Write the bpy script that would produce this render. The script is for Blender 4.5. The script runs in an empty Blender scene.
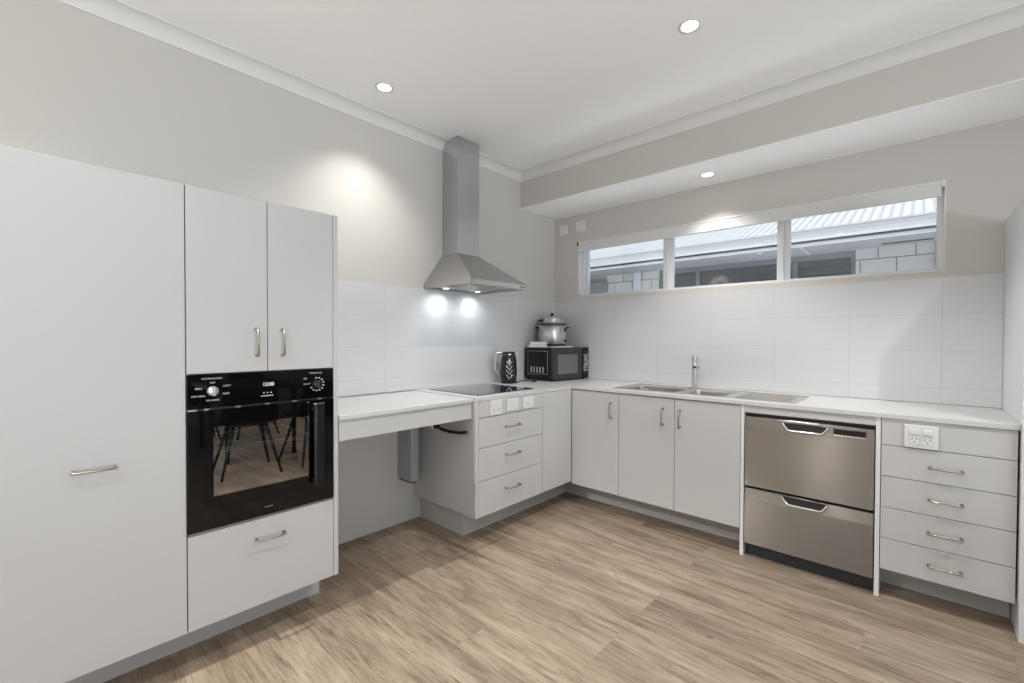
import bpy, bmesh, math, random
from mathutils import Vector, Matrix
random.seed(7)
PI = math.pi
scene = bpy.context.scene
COL = scene.collection

# ------------------------------------------------------------------ helpers
class MB:
    """collects shapes in world coordinates, then links them as one mesh object"""
    def __init__(self):
        self.bm = bmesh.new()
    def _merge(self, b):
        me = bpy.data.meshes.new('tmp'); b.to_mesh(me); b.free()
        self.bm.from_mesh(me); bpy.data.meshes.remove(me)
    def box(self, x0, x1, y0, y1, z0, z1, bev=0.0, seg=2, mat=None):
        b = bmesh.new()
        bmesh.ops.create_cube(b, size=1)
        for v in b.verts:
            v.co = Vector(((x0+x1)/2+v.co.x*(x1-x0), (y0+y1)/2+v.co.y*(y1-y0), (z0+z1)/2+v.co.z*(z1-z0)))
        if bev > 0:
            bmesh.ops.bevel(b, geom=b.edges[:], offset=bev, segments=seg, profile=.5, affect='EDGES')
        if mat is not None: b.transform(mat)
        self._merge(b); return self
    def prism(self, pts, axis, a0, a1, mat=None):
        """closed 2D outline pts swept along axis from a0 to a1. axis x: pts=(y,z); y: (x,z); z: (x,y)"""
        def P(p, a):
            return {'x': (a, p[0], p[1]), 'y': (p[0], a, p[1]), 'z': (p[0], p[1], a)}[axis]
        b = bmesh.new()
        A = [b.verts.new(P(p, a0)) for p in pts]; B = [b.verts.new(P(p, a1)) for p in pts]
        n = len(pts)
        b.faces.new(A); b.faces.new(B[::-1])
        for i in range(n):
            b.faces.new((A[i], B[i], B[(i+1) % n], A[(i+1) % n]))
        bmesh.ops.recalc_face_normals(b, faces=b.faces[:])
        if mat is not None: b.transform(mat)
        self._merge(b); return self
    def tube(self, pts, r, n=10, mat=None, r2=None):
        pts = [Vector(p) for p in pts]
        b = bmesh.new(); rings = []
        up = None
        for i, p in enumerate(pts):
            if i == 0: t = pts[1]-pts[0]
            elif i == len(pts)-1: t = pts[-1]-pts[-2]
            else: t = (pts[i+1]-p).normalized()+(p-pts[i-1]).normalized()
            t.normalize()
            if up is None:
                up = Vector((0, 0, 1)) if abs(t.z) < .9 else Vector((1, 0, 0))
            s = t.cross(up).normalized(); u = s.cross(t).normalized(); up = u
            rr = r if r2 is None else r+(r2-r)*i/(len(pts)-1)
            k = 1.0
            if 0 < i < len(pts)-1:
                c = (pts[i+1]-p).normalized().dot((p-pts[i-1]).normalized())
                k = 1/max(.6, math.sqrt((1+c)/2))
            rings.append([b.verts.new(p+(s*math.cos(2*PI*j/n)*(k if abs(c if 0 < i < len(pts)-1 else 1) < .99 else 1)+u*math.sin(2*PI*j/n))*rr) for j in range(n)])
        for i in range(len(rings)-1):
            for j in range(n):
                b.faces.new((rings[i][j], rings[i][(j+1) % n], rings[i+1][(j+1) % n], rings[i+1][j]))
        b.faces.new(rings[0][::-1]); b.faces.new(rings[-1])
        bmesh.ops.recalc_face_normals(b, faces=b.faces[:])
        for f in b.faces: f.smooth = len(f.verts) == 4
        if mat is not None: b.transform(mat)
        self._merge(b); return self
    def lathe(self, prof, c=(0, 0, 0), n=32, mat=None, sharp=False):
        """prof = [(r,z)..] revolved about vertical axis through c"""
        b = bmesh.new(); rings = []
        for r, z in prof:
            if r < 1e-6: rings.append([b.verts.new((c[0], c[1], c[2]+z))])
            else: rings.append([b.verts.new((c[0]+r*math.cos(2*PI*j/n), c[1]+r*math.sin(2*PI*j/n), c[2]+z)) for j in range(n)])
        for i in range(len(rings)-1):
            A, B = rings[i], rings[i+1]
            for j in range(n):
                k = (j+1) % n
                if len(A) == 1 and len(B) == 1: continue
                if len(A) == 1: b.faces.new((A[0], B[j], B[k]))
                elif len(B) == 1: b.faces.new((A[j], A[k], B[0]))
                else: b.faces.new((A[j], A[k], B[k], B[j]))
        bmesh.ops.recalc_face_normals(b, faces=b.faces[:])
        for f in b.faces: f.smooth = not sharp
        if mat is not None: b.transform(mat)
        self._merge(b); return self
    def poly(self, verts, faces, smooth=False, mat=None):
        b = bmesh.new(); V = [b.verts.new(v) for v in verts]
        for f in faces:
            q = b.faces.new([V[i] for i in f]); q.smooth = smooth
        bmesh.ops.recalc_face_normals(b, faces=b.faces[:])
        if mat is not None: b.transform(mat)
        self._merge(b); return self
    def text(self, s, size, origin, xdir, ydir, depth=.0004, align='CENTER', spacing=1.0, xscale=1.0):
        cu = bpy.data.curves.new('t', 'FONT'); cu.body = s; cu.size = size; cu.align_x = align; cu.align_y = 'CENTER'
        cu.extrude = depth/2; cu.resolution_u = 2; cu.space_character = spacing
        ob = bpy.data.objects.new('t', cu); COL.objects.link(ob)
        dg = bpy.context.evaluated_depsgraph_get(); dg.update()
        me = bpy.data.meshes.new_from_object(ob.evaluated_get(dg))
        X, Y = Vector(xdir).normalized(), Vector(ydir).normalized(); Z = X.cross(Y)
        M = Matrix((( X.x, Y.x, Z.x, origin[0]), (X.y, Y.y, Z.y, origin[1]), (X.z, Y.z, Z.z, origin[2]), (0, 0, 0, 1)))
        me.transform(M @ Matrix.Diagonal((xscale, 1, 1, 1))); self.bm.from_mesh(me)
        bpy.data.objects.remove(ob); bpy.data.curves.remove(cu); bpy.data.meshes.remove(me)
        return self
    def build(self, name, mat, parent=None, label=None, smooth_angle=True):
        loc = Vector((0, 0, 0)); 
        if parent is not None: loc = world_loc(parent)
        self.bm.transform(Matrix.Translation(-loc))
        me = bpy.data.meshes.new(name); self.bm.to_mesh(me); self.bm.free()
        me.materials.append(mat)
        o = bpy.data.objects.new(name, me); COL.objects.link(o)
        if parent is not None: o.parent = parent
        if label: o['label'] = label
        return o

def world_loc(o):
    v = Vector(o.location)
    while o.parent is not None:
        o = o.parent; v += Vector(o.location)
    return v

def thing(name, label, cat, loc, group=None):
    o = bpy.data.objects.new(name, None); o.empty_display_size = .1; COL.objects.link(o)
    o.location = loc; o['label'] = label; o['category'] = cat
    if group: o['group'] = group
    return o

def tag(o, label, cat, group=None):
    o['label'] = label; o['category'] = cat
    if group: o['group'] = group
    return o

def struct(name, mb, mat, parent=None):
    o = mb.build(name, mat, parent)
    if parent is None: o['kind'] = 'structure'
    return o

def dup(o, delta=(0, 0, 0), label=None, parent=None):
    c = o.copy(); COL.objects.link(c)
    c.location = Vector(o.location)+Vector(delta)
    if parent is not None: c.parent = parent
    if label: c['label'] = label
    for ch in list(o.children):
        dup(ch, (0, 0, 0), None, c)
    return c

def cut(o, mb):
    """boolean difference, applied"""
    c = mb.build('cutter', M['laminate']); c.location = -world_loc(o)+Vector(c.location)
    c.location = (0, 0, 0)
    m = o.modifiers.new('b', 'BOOLEAN'); m.operation = 'DIFFERENCE'; m.object = c; m.solver = 'EXACT'
    dg = bpy.context.evaluated_depsgraph_get(); dg.update()
    me = bpy.data.meshes.new_from_object(o.evaluated_get(dg))
    o.modifiers.clear(); old = o.data; o.data = me; bpy.data.meshes.remove(old)
    cm = c.data; bpy.data.objects.remove(c); bpy.data.meshes.remove(cm)

# ------------------------------------------------------------------ materials
M = {}
def srgb(r, g, b):
    f = lambda c: (c/255/12.92) if c/255 <= .04045 else ((c/255+.055)/1.055)**2.4
    return (f(r), f(g), f(b), 1)
def nodes(name):
    m = bpy.data.materials.new(name); m.use_nodes = True
    nt = m.node_tree; p = nt.nodes['Principled BSDF']
    return m, nt, p
def N(nt, t, **kw):
    n = nt.nodes.new(t)
    for k, v in kw.items(): setattr(n, k, v)
    return n
def mat(name, col, rough=.5, metal=0.0, bump=0.0, bscale=60, var=0.0, coat=0.0, spec=.5, aniso=None):
    m, nt, p = nodes(name)
    p.inputs['Base Color'].default_value = col; p.inputs['Roughness'].default_value = rough
    p.inputs['Metallic'].default_value = metal; p.inputs['Coat Weight'].default_value = coat
    p.inputs['Specular IOR Level'].default_value = spec
    tc = N(nt, 'ShaderNodeTexCoord')
    if var > 0:
        no = N(nt, 'ShaderNodeTexNoise'); no.inputs['Scale'].default_value = bscale*.4; no.inputs['Detail'].default_value = 4
        nt.links.new(tc.outputs['Object'], no.inputs['Vector'])
        mx = N(nt, 'ShaderNodeMix', data_type='RGBA')
        mx.inputs['A'].default_value = tuple(c*(1-var) for c in col[:3])+(1,); mx.inputs['B'].default_value = tuple(min(1, c*(1+var)) for c in col[:3])+(1,)
        nt.links.new(no.outputs['Fac'], mx.inputs['Factor']); nt.links.new(mx.outputs['Result'], p.inputs['Base Color'])
    if bump > 0:
        no = N(nt, 'ShaderNodeTexNoise'); no.inputs['Scale'].default_value = bscale; no.inputs['Detail'].default_value = 3
        nt.links.new(tc.outputs['Object'], no.inputs['Vector'])
        b = N(nt, 'ShaderNodeBump'); b.inputs['Strength'].default_value = bump; b.inputs['Distance'].default_value = .002
        nt.links.new(no.outputs['Fac'], b.inputs['Height']); nt.links.new(b.outputs['Normal'], p.inputs['Normal'])
    M[name] = m; return m
mat('paint', (.60, .575, .54, 1), .75, bump=.05, bscale=250, var=.01)
mat('ceiling_paint', (.945, .95, .955, 1), .8, bump=.03, bscale=200)
mat('trim_paint', (.74, .735, .725, 1), .5)
mat('laminate', (.555, .554, .553, 1), .42, bump=.04, bscale=500, var=.01)
mat('laminate_edge', (.75, .76, .78, 1), .4)
mat('kick', (.52, .50, .48, 1), .5, bump=.05, bscale=300)
mat('stone', (.62, .62, .615, 1), .28, bump=.02, bscale=400, var=.03)
mat('brushed_nickel', (.42, .38, .33, 1), .3, 1.0)
mat('chrome', (.78, .78, .79, 1), .07, 1.0)
mat('black_glass', (.003, .003, .004, 1), .04, spec=.42)
mat('hob_glass', (.006, .006, .007, 1), .03, spec=.9, coat=.6)
mat('black_plastic', (.008, .008, .010, 1), .3, spec=.4)
mat('matt_black', (.010, .010, .012, 1), .45, spec=.35)
mat('dark_grey_plastic', (.032, .034, .037, 1), .4, spec=.4)
mat('white_plastic', (.74, .74, .73, 1), .35)
mat('print_white', (.75, .75, .75, 1), .5)
mat('print_grey', (.30, .30, .32, 1), .5)
mat('lift_metal', (.40, .41, .44, 1), .4, 0.25)
mat('knob_silver', (.55, .56, .6, 1), .3, .8)
mat('paper', (.82, .81, .80, 1), .7, bump=.1, bscale=90)
mat('fabric_white', (.70, .70, .69, 1), .8, bump=.15, bscale=600)
mat('aluminium_white', (.74, .75, .77, 1), .35)
mat('dark_enamel', (.10, .10, .105, 1), .35)
mat('wire', (.9, .87, .80, 1), .4, .2)
mat('timber_dark', (.03, .022, .018, 1), .4, bump=.1, bscale=80)
mat('neighbour_frame', (.13, .135, .15, 1), .4)
mat('eave_sheet', (.16, .165, .175, 1), .7, var=.02)
mat('fascia', (.62, .63, .65, 1), .45)
mat('gutter', (.50, .51, .53, 1), .4)
mat('roof_metal', (.60, .615, .64, 1), .45)
mat('gutter_shade_grey', (.03, .032, .036, 1), .6)  # painted-in shade below the next-door gutter
mat('cover_grey', (.26, .265, .28, 1), .6)
mat('meter_grey', (.17, .175, .185, 1), .5)
mat('ground', (.55, .54, .52, 1), .9, bump=.4, bscale=40, var=.2)
mat('copper_print', (.7, .68, .66, 1), .3, .8)

def brushed(name, col, rough, axis, amt=.5, scale=(1, 1, 1), aniso=.75):
    m, nt, p = nodes(name); tc = N(nt, 'ShaderNodeTexCoord'); mp = N(nt, 'ShaderNodeMapping')
    mp.inputs['Scale'].default_value = scale
    no = N(nt, 'ShaderNodeTexNoise'); no.inputs['Scale'].default_value = 1; no.inputs['Detail'].default_value = 3
    nt.links.new(tc.outputs['Object'], mp.inputs['Vector']); nt.links.new(mp.outputs['Vector'], no.inputs['Vector'])
    p.inputs['Base Color'].default_value = col; p.inputs['Metallic'].default_value = 1
    p.inputs['Anisotropic'].default_value = aniso
    tv = N(nt, 'ShaderNodeCombineXYZ'); tv.inputs['XYZ'.index(axis.upper())].default_value = 1; nt.links.new(tv.outputs[0], p.inputs['Tangent'])
    r = N(nt, 'ShaderNodeMapRange'); r.inputs['To Min'].default_value = rough*.96; r.inputs['To Max'].default_value = rough*1.04
    nt.links.new(no.outputs['Fac'], r.inputs['Value']); nt.links.new(r.outputs['Result'], p.inputs['Roughness'])
    b = N(nt, 'ShaderNodeBump'); b.inputs['Strength'].default_value = amt; b.inputs['Distance'].default_value = .0004
    nt.links.new(no.outputs['Fac'], b.inputs['Height']); nt.links.new(b.outputs['Normal'], p.inputs['Normal'])
    M[name] = m
# brushing runs sideways on the dishwasher, around the hood and along the sink
def hairline(name, col, rough, tip):
    m, nt, p = nodes(name); p.inputs['Base Color'].default_value = col; p.inputs['Metallic'].default_value = 1; p.inputs['Roughness'].default_value = rough
    g = N(nt, 'ShaderNodeNewGeometry'); sp = N(nt, 'ShaderNodeSeparateXYZ'); nt.links.new(g.outputs['Position'], sp.inputs[0])
    k = N(nt, 'ShaderNodeMath', operation='MULTIPLY'); k.inputs[1].default_value = 9000; nt.links.new(sp.outputs['Z'], k.inputs[0])
    wn = N(nt, 'ShaderNodeTexWhiteNoise', noise_dimensions='1D'); nt.links.new(k.outputs[0], wn.inputs['W'])
    sb = N(nt, 'ShaderNodeMath', operation='SUBTRACT'); sb.inputs[1].default_value = .5; nt.links.new(wn.outputs['Value'], sb.inputs[0])
    ml = N(nt, 'ShaderNodeMath', operation='MULTIPLY'); ml.inputs[1].default_value = tip; nt.links.new(sb.outputs[0], ml.inputs[0])
    cb = N(nt, 'ShaderNodeCombineXYZ'); nt.links.new(ml.outputs[0], cb.inputs['Z'])
    ad = N(nt, 'ShaderNodeVectorMath', operation='ADD'); nt.links.new(g.outputs['Normal'], ad.inputs[0]); nt.links.new(cb.outputs[0], ad.inputs[1])
    no = N(nt, 'ShaderNodeVectorMath', operation='NORMALIZE'); nt.links.new(ad.outputs[0], no.inputs[0]); nt.links.new(no.outputs[0], p.inputs['Normal']); M[name] = m
hairline('steel_dw', (.285, .265, .242, 1), .2, .95)
brushed('steel_hood', (.58, .57, .57, 1), .3, 'z', .05, (500, 8, 900))
brushed('steel_flue', (.58, .585, .61, 1), .26, 'z', .0, (700, 700, 8))
brushed('steel_sink', (.62, .60, .57, 1), .22, 'x', .3, (8, 600, 600))
brushed('steel_pot', (.62, .61, .60, 1), .3, 'z', .1, (10, 10, 900))

def glass(name, tint=(1, 1, 1, 1), refl=.08, rough=0.0, f0=None):
    m = bpy.data.materials.new(name); m.use_nodes = True; nt = m.node_tree
    for n in list(nt.nodes): nt.nodes.remove(n)
    out = N(nt, 'ShaderNodeOutputMaterial'); tr = N(nt, 'ShaderNodeBsdfTransparent'); gl = N(nt, 'ShaderNodeBsdfGlossy')
    tr.inputs['Color'].default_value = tint; gl.inputs['Roughness'].default_value = rough
    mx = N(nt, 'ShaderNodeMixShader'); fr = N(nt, 'ShaderNodeLayerWeight'); fr.inputs['Blend'].default_value = .25
    mr = N(nt, 'ShaderNodeMapRange'); mr.inputs['To Min'].default_value = refl; mr.inputs['To Max'].default_value = min(1, refl+.6)
    nt.links.new(fr.outputs['Fresnel'], mr.inputs['Value']); nt.links.new(mr.outputs['Result'], mx.inputs['Fac'])
    nt.links.new(tr.outputs['BSDF'], mx.inputs[1]); nt.links.new(gl.outputs['BSDF'], mx.inputs[2]); nt.links.new(mx.outputs['Shader'], out.inputs['Surface'])
    M[name] = m
glass('window_glass', (.97, .98, .98, 1), .05)
glass('oven_glass', (.70, .70, .71, 1), .42)
glass('lid_glass', (.85, .87, .87, 1), .12)
mat('neighbour_glass', (.025, .03, .035, 1), .03, spec=.9)

def emit(name, col, s):
    m, nt, p = nodes(name); p.inputs['Base Color'].default_value = (.9, .9, .9, 1)
    p.inputs['Emission Color'].default_value = col; p.inputs['Emission Strength'].default_value = s; M[name] = m
emit('lamp_glow', (1, .96, .9, 1), 7.0)
emit('hood_lamp_glow', (.9, .95, 1, 1), 12.0)
emit('display_glow', (.75, .9, 1, 1), .6)

def m_tiles(name, axis, off):
    m, nt, p = nodes(name); tc = N(nt, 'ShaderNodeTexCoord'); sp = N(nt, 'ShaderNodeSeparateXYZ'); cb = N(nt, 'ShaderNodeCombineXYZ')
    nt.links.new(tc.outputs['Object'], sp.inputs[0]); nt.links.new(sp.outputs[axis], cb.inputs['X']); nt.links.new(sp.outputs['Z'], cb.inputs['Y'])
    mp = N(nt, 'ShaderNodeMapping'); mp.inputs['Location'].default_value = (off[0], off[1], 0); nt.links.new(cb.outputs[0], mp.inputs['Vector'])
    br = N(nt, 'ShaderNodeTexBrick', offset=0.0, squash=1.0)
    br.inputs['Scale'].default_value = 1; br.inputs['Brick Width'].default_value = .41; br.inputs['Row Height'].default_value = .2045
    br.inputs['Mortar Size'].default_value = .0013; br.inputs['Mortar Smooth'].default_value = .3
    br.inputs['Color1'].default_value = (.66, .665, .675, 1); br.inputs['Color2'].default_value = (.65, .655, .665, 1); br.inputs['Mortar'].default_value = (.52, .515, .51, 1)
    nt.links.new(mp.outputs[0], br.inputs['Vector']); nt.links.new(br.outputs['Color'], p.inputs['Base Color'])
    p.inputs['Roughness'].default_value = .12; p.inputs['Specular IOR Level'].default_value = .5
    no = N(nt, 'ShaderNodeTexNoise'); no.inputs['Scale'].default_value = 5; nt.links.new(tc.outputs['Object'], no.inputs['Vector'])
    ad = N(nt, 'ShaderNodeMath', operation='MULTIPLY_ADD'); ad.inputs[1].default_value = -1.0
    nt.links.new(br.outputs['Fac'], ad.inputs[0]); nt.links.new(no.outputs['Fac'], ad.inputs[2])
    b = N(nt, 'ShaderNodeBump'); b.inputs['Strength'].default_value = .25; b.inputs['Distance'].default_value = .002
    nt.links.new(ad.outputs[0], b.inputs['Height']); nt.links.new(b.outputs['Normal'], p.inputs['Normal']); M[name] = m
m_tiles('tiles_left', 'Y', (.41*10-.215, -1.605+.2045*12))
m_tiles('tiles_back', 'X', (.41*10-.624-.0, -1.600+.2045*12))

def m_block(name):
    m, nt, p = nodes(name); tc = N(nt, 'ShaderNodeTexCoord'); sp = N(nt, 'ShaderNodeSeparateXYZ'); cb = N(nt, 'ShaderNodeCombineXYZ')
    nt.links.new(tc.outputs['Object'], sp.inputs[0]); nt.links.new(sp.outputs['X'], cb.inputs['X']); nt.links.new(sp.outputs['Z'], cb.inputs['Y'])
    mp = N(nt, 'ShaderNodeMapping'); mp.inputs['Location'].default_value = (10-.23, 3-2.148+.16, 0); nt.links.new(cb.outputs[0], mp.inputs['Vector'])
    br = N(nt, 'ShaderNodeTexBrick', offset=.5)
    br.inputs['Scale'].default_value = 1; br.inputs['Brick Width'].default_value = .296; br.inputs['Row Height'].default_value = .156
    br.inputs['Mortar Size'].default_value = .006; br.inputs['Color1'].default_value = (.46, .46, .455, 1); br.inputs['Color2'].default_value = (.41, .41, .41, 1); br.inputs['Mortar'].default_value = (.18, .165, .135, 1)
    nt.links.new(mp.outputs[0], br.inputs['Vector']); nt.links.new(br.outputs['Color'], p.inputs['Base Color']); p.inputs['Roughness'].default_value = .8
    b = N(nt, 'ShaderNodeBump', invert=True); b.inputs['Strength'].default_value = .6; b.inputs['Distance'].default_value = .008
    nt.links.new(br.outputs['Fac'], b.inputs['Height']); nt.links.new(b.outputs['Normal'], p.inputs['Normal']); M[name] = m
m_block('block_wall')

def m_floor():
    m, nt, p = nodes('floor_planks'); L = nt.links.new
    tc = N(nt, 'ShaderNodeTexCoord')
    mp = N(nt, 'ShaderNodeMapping'); mp.inputs['Location'].default_value = (20.3, 20.0-.17*.0+.07, 0); L(tc.outputs['Object'], mp.inputs['Vector'])
    br = N(nt, 'ShaderNodeTexBrick', offset=.37, offset_frequency=3)
    br.inputs['Scale'].default_value = 1; br.inputs['Brick Width'].default_value = 1.22; br.inputs['Row Height'].default_value = .18
    br.inputs['Mortar Size'].default_value = .0012; br.inputs['Mortar Smooth'].default_value = .2
    br.inputs['Color1'].default_value = (0, 0, 0, 1); br.inputs['Color2'].default_value = (1, 1, 1, 1); br.inputs['Mortar'].default_value = (.5, .5, .5, 1)
    L(mp.outputs[0], br.inputs['Vector'])
    # shift the grain from plank to plank
    sc = N(nt, 'ShaderNodeVectorMath', operation='SCALE'); sc.inputs['Scale'].default_value = 7.3
    L(br.outputs['Color'], sc.inputs[0])
    ad = N(nt, 'ShaderNodeVectorMath', operation='ADD'); L(tc.outputs['Object'], ad.inputs[0]); L(sc.outputs[0], ad.inputs[1])
    def noise(sx, sy, det, rough, dist=0.0):
        q = N(nt, 'ShaderNodeMapping'); q.inputs['Scale'].default_value = (sx, sy, 1); L(ad.outputs[0], q.inputs['Vector'])
        n = N(nt, 'ShaderNodeTexNoise'); n.inputs['Scale'].default_value = 1; n.inputs['Detail'].default_value = det; n.inputs['Roughness'].default_value = rough; n.inputs['Distortion'].default_value = dist
        L(q.outputs[0], n.inputs['Vector']); return n.outputs['Fac']
    broad = noise(1.6, 9, 4, .55, .6); fine = noise(7, 95, 6, .75, .2); streak = noise(2.6, 30, 8, .75, 1.0); knot = noise(6, 15, 2, .5, 1.5)
    def ramp(src, stops):
        r = N(nt, 'ShaderNodeValToRGB'); e = r.color_ramp.elements
        while len(e) < len(stops): e.new(.5)
        for i, (pos, c) in enumerate(stops): e[i].position = pos; e[i].color = c
        L(src, r.inputs['Fac']); return r.outputs['Color']
    base = ramp(broad, [(.25, srgb(132, 114, 97)), (.40, srgb(168, 148, 127)), (.55, srgb(188, 168, 146)), (.75, srgb(206, 188, 166))])
    def mix(a, b, fac, mode='MIX'):
        x = N(nt, 'ShaderNodeMix', data_type='RGBA', blend_type=mode)
        if isinstance(fac, float): x.inputs['Factor'].default_value = fac
        else: L(fac, x.inputs['Factor'])
        for k, s in (('A', a), ('B', b)):
            if isinstance(s, tuple): x.inputs[k].default_value = s
            else: L(s, x.inputs[k])
        return x.outputs['Result']
    c = mix(base, ramp(br.outputs['Color'], [(0, srgb(222, 214, 206)), (.5, srgb(240, 235, 229)), (1, srgb(255, 250, 244))]), .5, 'MULTIPLY')
    c = mix(c, (.80, .835, .87, 1), 1.0, 'MULTIPLY')
    fm = ramp(fine, [(.30, (.50, .48, .46, 1)), (.50, (.93, .93, .93, 1)), (.7, (1.0, 1.0, 1.0, 1))])
    c = mix(c, fm, .9, 'MULTIPLY')
    sm = ramp(streak, [(.30, (.30, .27, .25, 1)), (.41, (.68, .65, .62, 1)), (.52, (1, 1, 1, 1))])
    c = mix(c, sm, .8, 'MULTIPLY')
    ck = ramp(noise(3.2, 130, 2, .5, .15), [(.30, (.42, .38, .35, 1)), (.345, (1, 1, 1, 1))])
    c = mix(c, ck, .85, 'MULTIPLY')
    km = ramp(knot, [(.22, (.35, .3, .27, 1)), (.30, (1, 1, 1, 1))])
    c = mix(c, km, .7, 'MULTIPLY')
    sm_ = N(nt, 'ShaderNodeMath', operation='MULTIPLY'); sm_.inputs[1].default_value = .25; L(br.outputs['Fac'], sm_.inputs[0])
    c = mix(c, (.08, .06, .05, 1), sm_.outputs[0])
    L(c, p.inputs['Base Color'])
    rr = N(nt, 'ShaderNodeMapRange'); rr.inputs['To Min'].default_value = .34; rr.inputs['To Max'].default_value = .5
    L(fine, rr.inputs['Value']); L(rr.outputs[0], p.inputs['Roughness'])
    p.inputs['Specular IOR Level'].default_value = .4
    sb = N(nt, 'ShaderNodeMath', operation='SUBTRACT'); L(fine, sb.inputs[0]); L(br.outputs['Fac'], sb.inputs[1])
    b = N(nt, 'ShaderNodeBump'); b.inputs['Strength'].default_value = .18; b.inputs['Distance'].default_value = .002
    L(sb.outputs[0], b.inputs['Height']); L(b.outputs['Normal'], p.inputs['Normal']); M['floor_planks'] = m
m_floor()

# ------------------------------------------------------------------ room shell
ZC, ZS, YS = 2.68, 2.39, -.49          # ceiling, bulkhead underside, bulkhead face
XR, YR = 6.3, -7.0
WX0, WX1, WZ0, WZ1 = .268, 2.682, 1.636, 2.134     # window opening
struct('floor', MB().box(-.12, XR+.12, YR-.12, .12, -.1, 0), M['floor_planks'])
struct('ceiling', MB().box(-.12, XR+.12, YR-.12, .12, ZC, ZC+.1), M['ceiling_paint'])
struct('wall_left', MB().box(-.12, 0, -4.5, .12, 0, ZC).box(-.12, 0, YR-.12, -6.5, 0, ZC).box(-.12, 0, -6.5, -4.5, 0, .25).box(-.12, 0, -6.5, -4.5, 2.25, ZC), M['paint'])
w = MB()
w.box(0, WX0, 0, .12, 0, ZC).box(WX1, XR, 0, .12, 0, ZC).box(WX0, WX1, 0, .12, 0, WZ0).box(WX0, WX1, 0, .12, WZ1, ZC)
struct('wall_back', w, M['paint'])
# right and rear walls with unseen glazing added to let daylight into the room
w = MB(); w.box(XR, XR+.12, -2.0, .12, 0, ZC).box(XR, XR+.12, YR, -5.4, 0, ZC).box(XR, XR+.12, -5.4, -2.0, 2.2, ZC)
struct('wall_right', w, M['paint'])
w = MB(); w.box(0, .6, YR-.12, YR, 0, ZC).box(2.6, XR+.12, YR-.12, YR, 0, ZC).box(.6, 2.6, YR-.12, YR, 2.2, ZC)
struct('wall_rear', w, M['paint'])
# bulkhead over the window bench
struct('wall_bulkhead', MB().box(0, XR, YS, 0, ZS, ZC), M['paint'])
# the underside of the bulkhead is plastered ceiling white
struct('ceiling_bulkhead', MB().box(.0, XR, YS, 0, ZS-.004, ZS), M['ceiling_paint'])
def cove(d=.065, n=8):
    pts = [(0, 0), (0, d)]
    # ceiling edge to wall edge along a concave quarter arc
    arc = [(d-d*math.sin(a*PI/2/n)+0.0, -(d-d*math.cos(a*PI/2/n))) for a in range(n+1)]
    return d, n
def cornice(name, axis, a0, a1, wall, sign, zc):
    d, n = .066, 10
    prof = [(0, zc), (d+.006, zc), (d+.006, zc-.006)]
    for k in range(n+1):
        t = k*PI/2/n
        prof.append((d-(d-.006)*math.sin(t)+0, zc-d+(d-.006)*math.cos(t)-.0))
    prof.append((0, zc-d))
    mb = MB()
    if axis == 'y': mb.prism([(wall+sign*a, z) for a, z in prof], 'y', a0, a1)
    else: mb.prism([(wall+sign*a, z) for a, z in prof], 'x', a0, a1)
    return struct(name, mb, M['trim_paint'])
cornice('trim_1', 'y', YR, YS-.0, 0, 1, ZC)
cornice('trim_2', 'x', 0, XR, YS, -1, ZC)
# glazed doors out of frame, added for the daylight
def glazed(name, axis, pos, a0, a1, z1, n):
    f = MB(); g = MB(); t = .05
    def bx(mb, u0, u1, z0, zz, th=.05):
        if axis == 'x': mb.box(pos+.03, pos+.03+th, u0, u1, z0, zz)
        else: mb.box(u0, u1, pos-.03-th, pos-.03, z0, zz)
    bx(f, a0, a1, 0, t); bx(f, a0, a1, z1-t, z1)
    for k in range(n+1):
        u = a0+(a1-a0-t)*k/n; bx(f, u, u+t, t, z1-t)
    bx(g, a0, a1, t, z1-t, .006)
    r = bpy.data.objects.new(name, None); COL.objects.link(r); r['kind'] = 'structure'
    r.location = (pos, (a0+a1)/2, 0) if axis == 'x' else ((a0+a1)/2, pos, 0)
    f.build('door_frame', M['aluminium_white'], r); g.build('door_pane', M['window_glass'], r)
glazed('added_door_1', 'y', YR, .6, 2.6, 2.2, 2)
glazed('added_door_2', 'x', XR, -5.4, -2.0, 2.2, 3)
wl_ = bpy.data.objects.new('added_window_2', None); COL.objects.link(wl_); wl_.location = (-.06, -5.5, .25); wl_['kind'] = 'structure'  # unseen window added behind the viewer to light the tall end panel
wf = MB().box(-.09, -.04, -6.5, -6.45, .25, 2.25).box(-.09, -.04, -4.55, -4.5, .25, 2.25).box(-.09, -.04, -6.45, -4.55, .25, .30).box(-.09, -.04, -6.45, -4.55, 2.20, 2.25).box(-.09, -.04, -5.525, -5.475, .30, 2.20)
wf.build('window_frame', M['aluminium_white'], wl_)
MB().box(-.068, -.062, -6.45, -5.525, .30, 2.20).box(-.068, -.062, -5.475, -4.55, .30, 2.20).build('pane', M['window_glass'], wl_)
# tiled splashbacks
struct('wall_left_tiles', MB().box(0, .008, -2.444, -.0, .900, 1.605), M['tiles_left'])
struct('wall_back_tiles', MB().box(.008, 2.903, -.008, 0, .900, 1.603), M['tiles_back'])

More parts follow.
